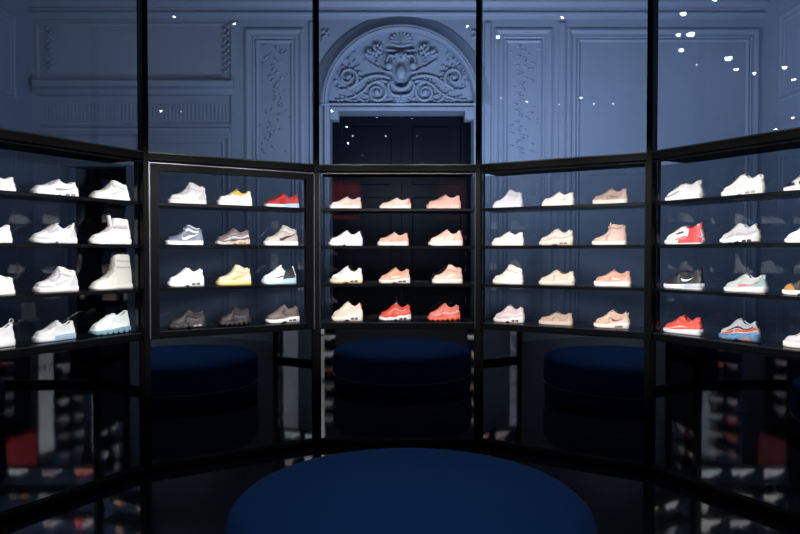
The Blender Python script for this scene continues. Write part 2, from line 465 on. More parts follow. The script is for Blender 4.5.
# ------------------------------------------------------------------ shoes
def smat(c, rough=0.55):
    key = 'shoe_%02x%02x%02x' % tuple(int(v) for v in c)
    return mat(key, rgb(*c), rough, 0, .05, 180, .25)
def interp(P, u):
    if u <= P[0][0]: return P[0][1]
    for (a, b_), (c, d_) in zip(P, P[1:]):
        if u <= c:
            t = (u-a)/(c-a) if c > a else 0
            t = t*t*(3-2*t)*.5 + t*.5
            return b_+(d_-b_)*t
    return P[-1][1]
WPROF = [(0, .16), (.02, .50), (.06, .72), (.13, .86), (.22, .98), (.32, 1.0), (.45, .93), (.6, .80), (.72, .76), (.85, .76), (.93, .68), (.98, .50), (1, .22)]
STY = {
 'low':    dict(t=[(0, .34), (.02, .47), (.06, .54), (.13, .575), (.2, .59), (.3, .66), (.42, .82), (.51, .92), (.57, .90), (.65, .76), (.74, .71), (.83, .77), (.91, .90), (.96, .93), (1, .80)], sole=(.26, .25, .28), c=(.55, .93), tong=(.555, 1.0), spring=.03),
 'runner': dict(t=[(0, .30), (.02, .41), (.06, .47), (.12, .51), (.2, .56), (.32, .69), (.43, .85), (.50, .94), (.56, .90), (.64, .73), (.73, .68), (.83, .76), (.92, .93), (.96, .95), (1, .78)], sole=(.20, .21, .29), c=(.54, .92), tong=(.55, 1.0), spring=.07),
 'air':    dict(t=[(0, .30), (.02, .41), (.06, .47), (.12, .50), (.2, .55), (.32, .69), (.43, .87), (.50, .95), (.56, .91), (.65, .75), (.75, .70), (.84, .78), (.92, .90), (.96, .88), (1, .72)], sole=(.20, .21, .31), c=(.54, .93), tong=(.55, 1.0), spring=.07),
 'knit':   dict(t=[(0, .28), (.02, .39), (.06, .46), (.12, .52), (.22, .60), (.35, .74), (.47, .86), (.55, .86), (.66, .77), (.77, .77), (.87, .88), (.94, .99), (.97, .98), (1, .80)], sole=(.20, .21, .27), c=(.56, .94), tong=(.57, .90), spring=.07),
 'high':   dict(t=[(0, .24), (.02, .34), (.06, .40), (.13, .43), (.2, .45), (.3, .51), (.41, .65), (.50, .80), (.56, .93), (.62, .96), (.72, .86), (.82, .78), (.90, .82), (.95, .82), (1, .72)], sole=(.19, .18, .20), c=(.58, .95), tong=(.59, 1.0), spring=.03),
 'tall':   dict(t=[(0, .20), (.02, .28), (.06, .32), (.13, .35), (.2, .37), (.32, .45), (.42, .53), (.48, .62), (.53, .78), (.57, .90), (.66, .90), (.8, .86), (.93, .88), (1, .84)], sole=(.16, .15, .17), c=(.56, .96), tong=(.57, 1.0), spring=.03),
 'boot':   dict(t=[(0, .15), (.03, .20), (.1, .23), (.2, .27), (.32, .34), (.42, .42), (.50, .52), (.53, .66), (.555, .96), (.62, .99), (.8, .96), (.93, .92), (1, .90)], sole=(.08, .08, .11), c=(.57, .97), tong=(.60, 1.0), spring=.02),
}
class Shoe: pass
def shoe_fn(style, L, H, W):
    s = Shoe(); st = STY[style]; s.L, s.H, s.W = L, H, W; s.st = st
    s.c0, s.c1 = st['c']
    def sole_top(u): return H*interp([(0, st['sole'][0]*1.1), (.12, st['sole'][0]), (.45, st['sole'][1]), (.8, st['sole'][2]), (1, st['sole'][2]*1.05)], u)
    def sole_bot(u): return H*st['spring']*(max(0, .16-u)/.16)**1.6 + H*st['spring']*.25*(max(0, u-.93)/.07)**1.5
    def wid(u): return W/2*interp(WPROF, u)
    def top(u): return H*interp(st['t'], u)
    def opn(u):
        if u <= s.c0 or u >= s.c1: return 0.0
        x = (u-s.c0)/(s.c1-s.c0)
        return min(W*.24, wid(u)*.66)*max(0, math.sin(PI*x))**.45
    def sec(u, v, out=0.0):
        """point on the upper at station u, relative height v in 0..1 (side y>0)"""
        b_ = sole_top(u)-.004; t = max(top(u), b_+.004); w = wid(u)*.94; o = opn(u)
        tall = (t-b_)/max(W, 1e-6)
        k = 2.3 if o == 0 else 1.9
        y = (1-v**k)**(1/k)
        if tall > 0.6 and u > .45:           # ankle narrows, then runs straight up
            neck = max(o, min(w*.62, W*.27))
            y2 = neck + (w-neck)*max(0, 1-v/.45)**1.5 if v < .45 else neck
            cap = 1.0 if v < .92 else math.sqrt(max(0, 1-((v-.92)/.08)**2))
            yy = o + (y2-o)*cap
        else: yy = o + (w-o)*y
        lean = 0
        if u > .85: lean = ((u-.85)/.15)**1.3*(-.017*v**1.5 + .004*math.sin(PI*min(1, v*1.6)))
        if u < .12: lean = (.12-u)/.12*.012*v
        x = -L/2 + L*u + lean*L/.29 + (-.0 if u < .9 else .006*math.sin(PI*v)*(u-.9)/.1)
        return Vector((x, yy+out, b_+(t-b_)*v + out*v*.5))
    s.sole_top, s.sole_bot, s.wid, s.top, s.opn, s.sec = sole_top, sole_bot, wid, top, opn, sec
    return s
US = [0.004, .012, .025, .045, .07] + [.10+.02*i for i in range(41)] + [.915, .93, .945, .96, .975, .987, .995]
VS = [0, .12, .25, .38, .5, .62, .74, .84, .92, .97, 1.0]
def patch(bm, s, polys, out=.0016, n=10, thick=.0016, sides=(1, -1)):
    """thin patch on the shoe side; polys = (lower edge, upper edge) polylines in (u, v)"""
    lo, hi = polys
    for sd in sides:
        grid = []
        for i in range(n+1):
            t = i/n
            def along(P):
                x = t*(len(P)-1); k = min(int(x), len(P)-2); f = x-k
                return P[k][0]+(P[k+1][0]-P[k][0])*f, P[k][1]+(P[k+1][1]-P[k][1])*f
            a, b_ = along(lo), along(hi); row = []
            for j in range(4):
                f = j/3; u = a[0]+(b_[0]-a[0])*f; v = min(.985, max(0.02, a[1]+(b_[1]-a[1])*f))
                p = s.sec(min(.985, max(.01, u)), v, out+thick*(1 if 0 < j < 3 else .3)); row.append(bm.verts.new((p.x, sd*p.y, p.z)))
            grid.append(row)
        for i in range(n):
            for j in range(3):
                f4 = (grid[i][j], grid[i+1][j], grid[i+1][j+1], grid[i][j+1])
                try: bm.faces.new(f4 if sd > 0 else f4[::-1])
                except ValueError: pass
SW_BIG = ([(.40, .50), (.402, .32), (.425, .19), (.48, .14), (.56, .17), (.66, .27), (.78, .43), (.93, .68)], [(.40, .50), (.42, .41), (.45, .36), (.50, .335), (.57, .35), (.67, .41), (.79, .52), (.93, .68)])
SW_SM = ([(.50, .52), (.505, .38), (.53, .29), (.58, .26), (.66, .32), (.74, .42), (.83, .58)], [(.50, .52), (.515, .46), (.545, .42), (.59, .41), (.66, .43), (.74, .49), (.83, .58)])
def build_shoe(style, L, H, W, o, root):
    s = shoe_fn(style, L, H, W); st = s.st
    up = o.get('up', (225, 225, 228)); so = o.get('sole', (235, 235, 235))
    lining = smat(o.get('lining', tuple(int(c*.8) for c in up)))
    mats = [smat(up), lining]; regs = []
    for r in o.get('reg', []):       # (u0,u1,v0,v1,color)
        mats.append(smat(r[4])); regs.append((r[0], r[1], r[2], r[3], len(mats)-1, r[5] if len(r) > 5 else -.18))
    # upper ---------------------------------------------------------
    bm = newbm(); rows = []
    for u in US:
        half = [s.sec(u, v) for v in VS]
        t = half[-1]; op = s.opn(u); dip = []
        for fy, dz in ((.92, -.004), (.85, -.02), (.5, -.045), (0, -.05)):
            k = min(1, op/(.15*W)) if op > 0 else 0
            dip.append(Vector((t.x, op*fy, t.z + dz*k*(H/.13 if style not in ('boot',) else 1.2))))
        sidep = half + dip
        row = [bm.verts.new((p.x, p.y, p.z)) for p in sidep] + [bm.verts.new((p.x, -p.y, p.z)) for p in sidep[::-1][1:]]
        rows.append(row)
    nr = len(rows[0]); nv = len(VS)
    for i in range(len(US)-1):
        for j in range(nr-1):
            f = bm.faces.new((rows[i][j], rows[i+1][j], rows[i+1][j+1], rows[i][j+1]))
            jj = j if j < nr//2 else nr-2-j
            um = (US[i]+US[i+1])/2
            if jj >= nv-1:
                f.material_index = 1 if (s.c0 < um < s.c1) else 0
                vm = 1.0
                if s.c0 < um < s.c1: continue
            else: vm = (VS[jj]+VS[jj+1])/2
            for u0, u1, v0, v1, mi, sl in regs:
                if u0 <= um + sl*(vm-.4)*(1 if u0 > .25 else -1) <= u1 and v0 <= vm <= v1: f.material_index = mi
    for r in (rows[0], rows[-1][::-1]):
        bm.faces.new(r)
    bmesh.ops.remove_doubles(bm, verts=bm.verts, dist=1e-5)
    bmesh.ops.recalc_face_normals(bm, faces=bm.faces)
    obj('upper', bm, mats, root, True)
    # sole ----------------------------------------------------------
    kind = o.get('solek', 'flat'); us = [i/48 for i in range(49)]
    smats = [smat(so), smat(o.get('outsole', so)), smat(o.get('sole2', so))]
    bm = newbm(); rows = []
    for u in us:
        uu = min(.999, max(.001, u)); w = s.wid(uu)+.004; zb = s.sole_bot(uu); zt = s.sole_top(uu)+.003
        if kind == 'bub':            # separate air pods under the whole length
            ph = abs(math.sin(u*PI*6.5)); zb += (1-ph**.5)*(zt-zb)*.6; bul = .006*ph
        elif kind == 'wave':
            bul = .003*math.sin(u*PI*14); zt += .004*math.sin(u*PI*7)
            if .45 < u < .58: zb += (zt-zb)*.35*math.sin((u-.45)/.13*PI)
        elif kind == 'air':
            bul = .002
            if .40 < u < .60: zb += (zt-zb)*.28*math.sin((u-.40)/.20*PI)
        elif kind == 'chunk':
            bul = .005*abs(math.sin(u*PI*4)); 
            if .42 < u < .52: zb += (zt-zb)*.4*math.sin((u-.42)/.10*PI)
        else: bul = .001
        x = -L/2 - .004 + (L+.008)*u
        h = zt-zb
        prof_ = [(0, zb), (w*.80, zb), (w-.001+bul*.3, zb+h*.08), (w+bul, zb+h*.28), (w+.0005+bul, zb+h*.6), (w-.001+bul*.5, zb+h*.9), (w-.006 if w > .012 else w*.5, zt), (0, zt)]
        rows.append([bm.verts.new((x, y, z)) for y, z in prof_] + [bm.verts.new((x, -y, z)) for y, z in prof_[::-1][1:-1]])
    n = len(rows[0])
    for i in range(48):
        for j in range(n):
            f = bm.faces.new((rows[i][j], rows[i][(j+1) % n], rows[i+1][(j+1) % n], rows[i+1][j]))
            jj = j if j < 7 else n-1-j
            f.material_index = 1 if jj <= 2 else (2 if (o.get('s2') and o['s2'][0] <= i/48 <= o['s2'][1]) else 0)
    bm.faces.new(rows[0][::-1]); bm.faces.new(rows[-1])
    bmesh.ops.recalc_face_normals(bm, faces=bm.faces)
    sole = obj('sole', bm, smats, root, True)
    if kind in ('air', 'wave') or o.get('win'):
        w0 = o.get('win', [(.64, .74), (.77, .87)])
        for a, b_ in w0:
            for sd in (1, -1):
                bm = newbm(); q = []
                for u in (a, (a+b_)/2, b_):
                    zt = s.sole_top(u); y = s.wid(u)+.0075
                    q.append(((-L/2+L*u), y, zt*.25, zt*.62))
                vs = [bm.verts.new((x, sd*y, z0)) for x, y, z0, z1 in q] + [bm.verts.new((x, sd*y, z1)) for x, y, z0, z1 in q[::-1]]
                bm.faces.new(vs if sd > 0 else vs[::-1])
                r = bmesh.ops.extrude_face_region(bm, geom=list(bm.faces))
                for v in [e for e in r['geom'] if isinstance(e, bmesh.types.BMVert)]: v.co.y -= .006*sd
                bmesh.ops.recalc_face_normals(bm, faces=bm.faces)
                obj('air_window', bm, smat(o.get('winc', (60, 64, 72))), sole)
    # tongue ----------------------------------------------------------
    tu, th = st['tong']; x0 = -L/2+L*tu; z1 = H*th; zlow = s.top(tu-.10)-.012
    tw = W*.20
    bm = newbm(); rings = []
    lean = .035*(L/.29) if style in ('low', 'runner', 'air', 'knit') else .012
    if o.get('flare'): lean = -.03
    for f in (0, .35, .7, .92, 1.0):
        cx = x0-.03+lean*f*.9 + (.012*f if style in ('high', 'tall', 'boot') else 0); cz = zlow+(z1-zlow)*f; ww = tw*(.85+.3*f) if f < 1 else tw*.8
        th_ = .005 if f < 1 else .002
        rings.append([bm.verts.new((cx+dx*1.0, y, cz+dz)) for y, dx, dz in ((-ww, .006, 0), (-ww*.5, -th_*.4, 0), (0, -th_, 0), (ww*.5, -th_*.4, 0), (ww, .006, 0), (ww*.5, th_+.004, 0), (0, th_+.002, 0), (-ww*.5, th_+.004, 0))])
    for i in range(4):
        for j in range(8): bm.faces.new((rings[i][j], rings[i][(j+1) % 8], rings[i+1][(j+1) % 8], rings[i+1][j]))
    bm.faces.new(rings[0][::-1]); bm.faces.new(rings[-1]); bmesh.ops.recalc_face_normals(bm, faces=bm.faces)
    obj('tongue', bm, smat(o.get('tongue', up)), root, True)
    # laces --------------------------------------------------------------
    if not o.get('nolace'):
        bm = newbm(); u0, u1 = (.30, st['c'][0]-.02)
        nl = 6 if style not in ('tall', 'boot') else 8
        for i in range(nl):
            u = u0+(u1-u0)*(i+.5)/nl; pts = []
            vv = .80 if style in ('low', 'runner', 'air', 'knit') else .86
            for sd, vs in ((1, (vv, .92, .98)), (-1, (.98, .92, vv))):
                for v in vs:
                    p = s.sec(u, v, .002); pts.append((p.x, sd*p.y, p.z))
            tube(bm, pts, .0032, 5)
        obj('laces', bm, smat(o.get('lace', tuple(int(c*.93) for c in up))), root, True)
    # eyestay / mudguard overlays
    oc = o.get('over')
    if oc:
        for sd in (1, -1):
            for nm, pl in (('eyestay', ([(.28, .70), (.36, .56), (.46, .52), (.56, .58)], [(.30, .86), (.38, .80), (.48, .80), (.57, .90)])),
                           ('toe_guard', ([(.03, .05), (.12, .04), (.22, .03), (.34, .03)], [(.05, .45), (.13, .42), (.22, .40), (.34, .12)])),
                           ('heel_counter', ([(.74, .03), (.84, .03), (.93, .03), (.985, .04)], [(.80, .30), (.86, .50), (.93, .72), (.985, .80)]))):
                bm = newbm(); patch(bm, s, pl, sides=(sd,)); obj(nm, bm, smat(oc), root, True)
    if o.get('swoosh'):
        for sd in (1, -1):
            bm = newbm(); patch(bm, s, SW_SM if o.get('sw') == 's' else SW_BIG, .003, 14, sides=(sd,))
            obj('swoosh', bm, smat(o['swoosh']), root, True)
    for (lo, hi, c) in o.get('bands', []):
        for sd in (1, -1):
            bm = newbm(); patch(bm, s, (lo, hi), .0022, 14, sides=(sd,)); obj('side_band', bm, smat(c), root, True)
    # collar padding ----------------------------------------------------
    bm = newbm(); pts = []; nn = 22
    for i in range(nn+1):
        a = i/nn; side = 1 if a < .5 else -1
        x = a*2 if a < .5 else (1-a)*2
        u = s.c0+.02+(s.c1-s.c0-.03)*x
        p = s.sec(u, 1.0); yy = s.opn(u) if i not in (nn//2,) else 0
        pts.append((p.x+.002, side*yy, p.z))
    tube(bm, pts, .0048, 6)
    obj('collar', bm, smat(o.get('collar', up)), root, True)
    # heel tab -----------------------------------------------------------
    bm = newbm(); p = s.sec(.97, .96); xh = p.x
    ht = o.get('heelh', .006)
    tube(bm, [(xh+.002, 0, p.z-.03), (xh+.005, 0, p.z-.01), (xh+.006+ht*.4, 0, p.z+ht)], [.010, .011, .007], 7)
    obj('heel_tab', bm, smat(o.get('heel', up)), root, True)
    if o.get('loop'):
        bm = newbm(); cx, cz = xh+.008, p.z+.018
        tube(bm, [(cx+.012*math.cos(a), 0, cz+.014*math.sin(a)) for a in [2*PI*i/12 for i in range(13)]], .0028, 5)
        obj('pull_loop', bm, smat(o['loop']), root, True)
    if o.get('strap'):
        bm = newbm(); a, b_ = o.get('stu', (.55, .88)); v0 = o.get('stv', .70)
        patch(bm, s, ([(a-.02, v0-.02), (.68, v0-.08), (b_, v0-.04)], [(a-.02, v0+.12), (.68, v0+.06), (b_, v0+.10)]), .004, 10, .003)
        p1 = s.sec(a-.02, v0+.05, .004)
        tube(bm, [(p1.x, p1.y, p1.z), (p1.x-.008, p1.y*.6, p1.z+.012), (p1.x-.010, 0, p1.z+.016), (p1.x-.008, -p1.y*.6, p1.z+.012), (p1.x, -p1.y, p1.z)], .008, 6)
        obj('ankle_strap', bm, smat(o['strap']), root, True)
    return root

WH = (232, 232, 234); OW = (226, 222, 214); PK = (232, 196, 188); LG = (190, 192, 198); BK = (24, 24, 28)
AM_BANDS = lambda a, b_, c: [([(.05, .06), (.2, .05), (.4, .05), (.6, .06), (.8, .05), (.97, .06)], [(.05, .20), (.2, .20), (.4, .2), (.6, .2), (.8, .22), (.97, .3)], a),
                             ([(.18, .24), (.34, .26), (.5, .28), (.7, .27), (.85, .30), (.97, .36)], [(.2, .36), (.34, .44), (.5, .46), (.7, .44), (.85, .50), (.97, .58)], b_),
                             ([(.30, .50), (.40, .52), (.52, .54), (.68, .52), (.85, .58)], [(.32, .62), (.42, .66), (.54, .70), (.68, .68), (.85, .76)], c)]
# (cabinet, row, x0, x1, ytop, ybottom, style, options, label)
SHOES = [
# cabinet 1 ---- white shoes at the left
(1, 0, -29, 15.3, 174, 191, 'low', dict(up=WH, sole=WH), 'white low sneaker on the top shelf, cut off by the left picture edge'),
(1, 0, 32, 78, 178, 195, 'low', dict(up=(222, 224, 226), sole=WH, swoosh=(150, 155, 165), solek='wave', winc=(120, 126, 136)), 'white low sneaker with grey swoosh, middle of the white top shelf'),
(1, 0, 91, 129, 180.5, 201, 'high', dict(up=WH, sole=WH, strap=(215, 215, 218), swoosh=(205, 206, 210)), 'white strapped mid-top sneaker beside the post on the top left shelf'),
(1, 1, -32, 9.5, 225, 245, 'low', dict(up=WH, sole=WH), 'white sneaker heel on the second shelf, cut by the left picture edge'),
(1, 1, 30, 76, 224.5, 245, 'runner', dict(up=WH, sole=WH, over=(190, 192, 200), heelh=.022, heel=WH, solek='chunk'), 'white chunky runner with raised heel tab on the second left shelf'),
(1, 1, 90, 130, 217, 246, 'tall', dict(up=(226, 222, 224), sole=WH, flare=1, strap=(190, 186, 190), stv=.62), 'white high-top with flared open tongue on the second left shelf'),
(1, 2, -31, 13, 277, 298, 'high', dict(up=OW, sole=OW), 'cream-white curved-heel sneaker on the third shelf, cut by left edge'),
(1, 2, 33, 77, 269, 294.5, 'high', dict(up=WH, sole=WH, over=(194, 197, 206), swoosh=(205, 208, 216), strap=(224, 225, 230)), 'plain white mid-top court sneaker with swoosh on the third left shelf'),
(1, 2, 90, 131, 254, 291, 'boot', dict(up=(196, 196, 190), sole=(205, 206, 204), lace=(160, 160, 156), bands=[([(.56, .55), (.7, .52), (.95, .56)], [(.56, .60), (.7, .57), (.95, .61)], (165, 165, 160)), ([(.56, .75), (.7, .72), (.95, .76)], [(.56, .79), (.7, .76), (.95, .80)], (165, 165, 160))]), 'tall pale grey lace-up boot, the tallest of the left shoes'),
(1, 3, -30, 11, 326, 350, 'knit', dict(up=(220, 218, 224), sole=(225, 225, 230), solek='chunk', loop=(215, 215, 218), nolace=1), 'white knit sneaker with round pull loop, bottom left corner shelf'),
(1, 3, 32, 74, 322.5, 342.5, 'low', dict(up=(222, 226, 230), sole=(232, 234, 238), s2=(.38, 1), sole2=(150, 178, 205), outsole=(160, 185, 210)), 'white low sneaker with pale blue rear sole on the bottom left shelf'),
(1, 3, 89, 128.5, 314.5, 337, 'knit', dict(up=(214, 222, 224), sole=(110, 150, 170), outsole=(130, 170, 188), solek='bub', nolace=1), 'pale knit runner on bubbled blue-green sole, bottom shelf by the post'),
# cabinet 2
(2, 0, 168, 207, 183, 205.3, 'high', dict(up=WH, sole=WH, strap=(222, 222, 226), over=(200, 201, 208)), 'white strapped high-top on the top shelf left of the yellow-trimmed shoe'),
(2, 0, 217, 252.5, 189, 206, 'low', dict(up=WH, sole=WH, tongue=(205, 165, 50), collar=(215, 175, 60), lace=(205, 168, 60), reg=[(.36, .62, .62, 1.1, (208, 170, 62))], heel=(222, 190, 80)), 'white low sneaker with mustard yellow tongue and collar on a top shelf'),
(2, 0, 264, 299, 193, 208, 'runner', dict(up=(168, 34, 42), sole=(215, 225, 235), collar=(150, 40, 46), lining=(60, 20, 24), heel=(120, 110, 90), over=(196, 58, 62), s2=(.5, 1), sole2=(175, 205, 225)), 'red low running sneaker with white-blue sole on a top shelf'),
(2, 1, 165, 203.5, 225.5, 246, 'high', dict(up=(88, 96, 118), sole=(235, 235, 240), swoosh=(226, 230, 238), strap=(214, 220, 230), collar=(200, 205, 215), over=(110, 118, 140)), 'slate blue high-top with white swoosh, strap and white sole'),
(2, 1, 215, 250, 229, 246.5, 'air', dict(up=(120, 104, 104), sole=(205, 195, 190), solek='wave', winc=(170, 120, 70), lining=(70, 50, 46), bands=AM_BANDS((96, 82, 84), (200, 204, 210), (150, 140, 144)), outsole=(70, 55, 50), tongue=(110, 80, 70)), 'grey-brown and silver layered runner on the second shelf'),
(2, 1, 263.5, 298, 226, 246.5, 'high', dict(up=(176, 168, 164), sole=WH, swoosh=(28, 28, 32), strap=(200, 194, 190), lining=(110, 100, 80), heel=(150, 145, 140)), 'greige high-top with black swoosh and white sole'),
(2, 2, 166.5, 204, 268.5, 288, 'air', dict(up=WH, sole=WH, solek='wave', winc=(70, 74, 82), lining=BK, tongue=(40, 42, 46), bands=AM_BANDS(WH, (205, 206, 212), (222, 223, 228))), 'white wavy-panelled runner with black lining on the third shelf'),
(2, 2, 215.5, 251, 265.5, 286, 'high', dict(up=(240, 228, 196), sole=(240, 220, 160), swoosh=(228, 196, 110), strap=(244, 234, 205), outsole=(232, 205, 120), over=(246, 236, 208)), 'pale yellow mid-top with yellow swoosh and yellowish sole'),
(2, 2, 261, 296, 266.5, 285.3, 'runner', dict(up=(225, 226, 230), sole=(190, 215, 240), lining=BK, tongue=(236, 236, 238), s2=(.55, 1), sole2=(165, 200, 235), collar=BK, heel=BK, bands=[([(.56, .08), (.70, .06), (.85, .08), (.97, .12)], [(.60, .18), (.66, .95), (.78, .97), (.90, .97)], (28, 30, 36)), ([(.3, .3), (.45, .2), (.6, .25)], [(.3, .36), (.45, .3), (.62, .4)], (90, 92, 98))]), 'white and black runner with pale blue heel bubble on the third shelf'),
(2, 3, 166.5, 206, 309.5, 328.5, 'air', dict(up=(34, 32, 36), sole=(40, 38, 42), solek='wave', winc=(170, 160, 140), lining=BK, bands=AM_BANDS((26, 25, 28), (52, 48, 50), (40, 38, 42))), 'all-black layered runner with pale air window, bottom shelf beside the post'),
(2, 3, 217, 250, 306.5, 325.5, 'air', dict(up=(46, 42, 48), sole=(50, 46, 52), solek='bub', lining=BK, bands=AM_BANDS((34, 31, 36), (74, 68, 74), (52, 48, 54))), 'black runner with dark bubbled sole between two shoes, bottom shelf'),
(2, 3, 265, 299, 305.5, 323, 'air', dict(up=(112, 98, 98), sole=WH, solek='air', winc=(60, 60, 64), lining=BK, over=(84, 74, 76), swoosh=(66, 60, 62), sw='s'), 'brown-grey mesh runner with clean white sole on the bottom shelf'),
# cabinet 3
(3, 0, 329.5, 362, 195.3, 208, 'low', dict(up=(232, 208, 202), sole=(240, 228, 224), swoosh=(226, 196, 190)), 'pale blush low sneaker, left of the three on the central top shelf'),
(3, 0, 379, 411.5, 196.5, 208, 'low', dict(up=(236, 190, 182), sole=(240, 214, 208), heel=(205, 110, 116), reg=[(.88, 1, .3, 1, (214, 130, 132))]), 'slim pink low sneaker with darker pink heel, middle of central top shelf'),
(3, 0, 426, 461, 193.3, 208, 'low', dict(up=(232, 180, 168), sole=(236, 196, 186), lining=(190, 130, 120), over=(226, 170, 160)), 'solid pink low sneaker with matching sole, right on central top shelf'),
(3, 1, 328, 363, 230.5, 246, 'runner', dict(up=(234, 230, 232), sole=(240, 238, 240), solek='chunk', heelh=.016, heel=(60, 58, 62), swoosh=(222, 218, 222), sw='s'), 'white chunky runner with dark heel tab among the pink shoes'),
(3, 1, 377, 409, 232, 246, 'low', dict(up=(232, 172, 154), sole=(240, 234, 232), heel=(215, 150, 130), swoosh=(222, 158, 140)), 'salmon low sneaker on flat white sole, middle of the central second shelf'),
(3, 1, 428, 463, 229.5, 246, 'runner', dict(up=(234, 186, 172), sole=(240, 220, 214), heel=(120, 60, 50), over=(228, 172, 158), heelh=.012), 'peach pink pointed runner with brown heel dot on the central second shelf'),
(3, 2, 329.5, 363, 266, 283.3, 'air', dict(up=(222, 214, 214), sole=(228, 208, 180), solek='air', lining=BK, over=(196, 190, 196), collar=BK, swoosh=(206, 196, 200), outsole=(200, 165, 125)), 'off-white runner with black lining and tan outsole, central third shelf'),
(3, 2, 378.5, 410.5, 267.5, 283.3, 'air', dict(up=(232, 168, 142), sole=(242, 232, 228), solek='air', winc=(90, 50, 44), lining=(30, 22, 22), over=(236, 186, 166), swoosh=(242, 222, 212)), 'peach runner with white sole, middle of the central third shelf'),
(3, 2, 432, 462.5, 264.5, 283.3, 'high', dict(up=(214, 174, 160), sole=(232, 214, 206), strap=(205, 160, 146), swoosh=(232, 200, 188), over=(208, 166, 152)), 'dusty pink high-top with pale sole on the central third shelf'),
(3, 3, 331, 363, 301, 320.5, 'air', dict(up=(222, 200, 188), sole=(238, 228, 220), solek='air', lining=(40, 30, 30), heel=(196, 60, 50), over=(228, 210, 200)), 'cream runner with red heel accent on the central bottom shelf'),
(3, 3, 378.5, 411.5, 302.5, 320.5, 'air', dict(up=(222, 78, 62), sole=(232, 232, 236), solek='wave', winc=(70, 60, 64), lining=(36, 20, 22), tongue=(240, 200, 190), bands=AM_BANDS((224, 60, 50), (226, 110, 96), (236, 150, 136)), outsole=(90, 90, 96)), 'bright coral layered runner with white sole, central bottom shelf'),
(3, 3, 427, 460.5, 303, 320.5, 'air', dict(up=(206, 110, 98), sole=(222, 104, 84), solek='bub', lining=(50, 20, 20), outsole=(205, 84, 64), bands=AM_BANDS((196, 84, 74), (226, 150, 142), (214, 124, 114))), 'salmon runner with matching bubbled coral sole, central bottom shelf'),
# cabinet 4
(4, 0, 493, 523, 188.5, 207, 'high', dict(up=(214, 210, 222), sole=(232, 228, 236), strap=(206, 202, 216), over=(222, 218, 230)), 'lavender-white mid-top beside the post on the top shelf'),
(4, 0, 542, 574, 190.5, 205, 'low', dict(up=(222, 208, 204), sole=(232, 222, 218), swoosh=(200, 180, 174), sw='s'), 'off-white low sneaker with small swoosh on the right-of-centre top shelf'),
(4, 0, 592, 628, 186, 202.5, 'low', dict(up=(172, 146, 138), sole=(222, 216, 212), swoosh=(120, 92, 84), sw='s', lining=(120, 90, 82), over=(184, 160, 150)), 'taupe low sneaker with brown swoosh and white sole on a top shelf'),
(4, 1, 492, 524, 231, 245.3, 'low', dict(up=(230, 218, 208), sole=(238, 230, 222), over=(222, 206, 196)), 'cream low sneaker, leftmost on second shelf right of the central cabinet'),
(4, 1, 539, 574, 227.5, 244.5, 'air', dict(up=(216, 204, 194), sole=(224, 212, 200), solek='air', winc=(150, 130, 115), lining=(120, 84, 80), bands=AM_BANDS((236, 228, 218), (200, 186, 174), (236, 228, 220))), 'cream wavy-striped runner next to the taupe boot'),
(4, 1, 592, 627, 221, 243.5, 'tall', dict(up=(186, 158, 148), sole=(226, 216, 212), over=(178, 150, 140), strap=(172, 144, 134), stv=.84), 'tall taupe boot sneaker with white sole on the second shelf'),
(4, 2, 493, 523.5, 264.5, 284, 'high', dict(up=(222, 206, 198), sole=(236, 226, 220), strap=(212, 194, 186), over=(216, 198, 190)), 'beige-white mid-top with scalloped collar on the third shelf'),
(4, 2, 539, 575.5, 268.5, 284.5, 'air', dict(up=(224, 204, 190), sole=(230, 218, 204), solek='flat', lining=(70, 44, 36), collar=(120, 80, 66), tongue=(150, 110, 92), over=(230, 214, 202)), 'cream rounded runner with brown collar on the third shelf'),
(4, 2, 594, 632, 268.5, 285.5, 'low', dict(up=(196, 142, 124), sole=(236, 230, 226), swoosh=(222, 196, 184), sw='s', over=(206, 158, 140), reg=[(0, .2, 0, 1.1, (190, 132, 112))]), 'rose-gold low sneaker on thick white platform sole'),
(4, 3, 494, 525, 303.5, 321, 'air', dict(up=(206, 190, 190), sole=(230, 220, 220), solek='wave', winc=(90, 80, 84), lining=(80, 60, 60), bands=AM_BANDS((196, 176, 176), (222, 210, 210), (206, 190, 192))), 'pinkish grey layered runner, leftmost on the bottom shelf by the post'),
(4, 3, 539, 574, 309.5, 323, 'low', dict(up=(190, 162, 144), sole=(214, 196, 182), lining=(60, 44, 38), over=(198, 172, 156)), 'plain taupe suede low sneaker, middle of the bottom shelf'),
(4, 3, 594, 631, 306.5, 325, 'air', dict(up=(206, 172, 152), sole=(236, 228, 222), solek='flat', win=[(.62, .84)], winc=(130, 110, 100), swoosh=(110, 66, 48), sw='s', lining=(90, 60, 50), over=(212, 182, 164)), 'tan pink runner with brown swoosh and wide white sole'),
# cabinet 5
(5, 0, 666, 703, 179, 198, 'knit', dict(up=(222, 222, 226), sole=(234, 234, 238), lining=(50, 46, 54), bands=[([(.03, .12), (.2, .2), (.45, .42)], [(.03, .2), (.2, .3), (.47, .52)], (80, 76, 84))]), 'smooth white sneaker with a dark diagonal line on the right top shelf'),
(5, 0, 722, 765, 171, 193, 'air', dict(up=(226, 224, 222), sole=(232, 230, 228), solek='wave', winc=(150, 146, 140), lining=(60, 52, 46), bands=AM_BANDS(WH, (206, 204, 202), (226, 224, 222))), 'white layered runner with grey lining on the right top shelf'),
(5, 0, 785, 828, 166, 186.5, 'air', dict(up=(226, 226, 228), sole=(236, 236, 238), lining=BK, reg=[(0.02, .30, .3, 1.1, (26, 26, 30))], swoosh=BK), 'white sneaker with black toe panel, cut by the right picture edge'),
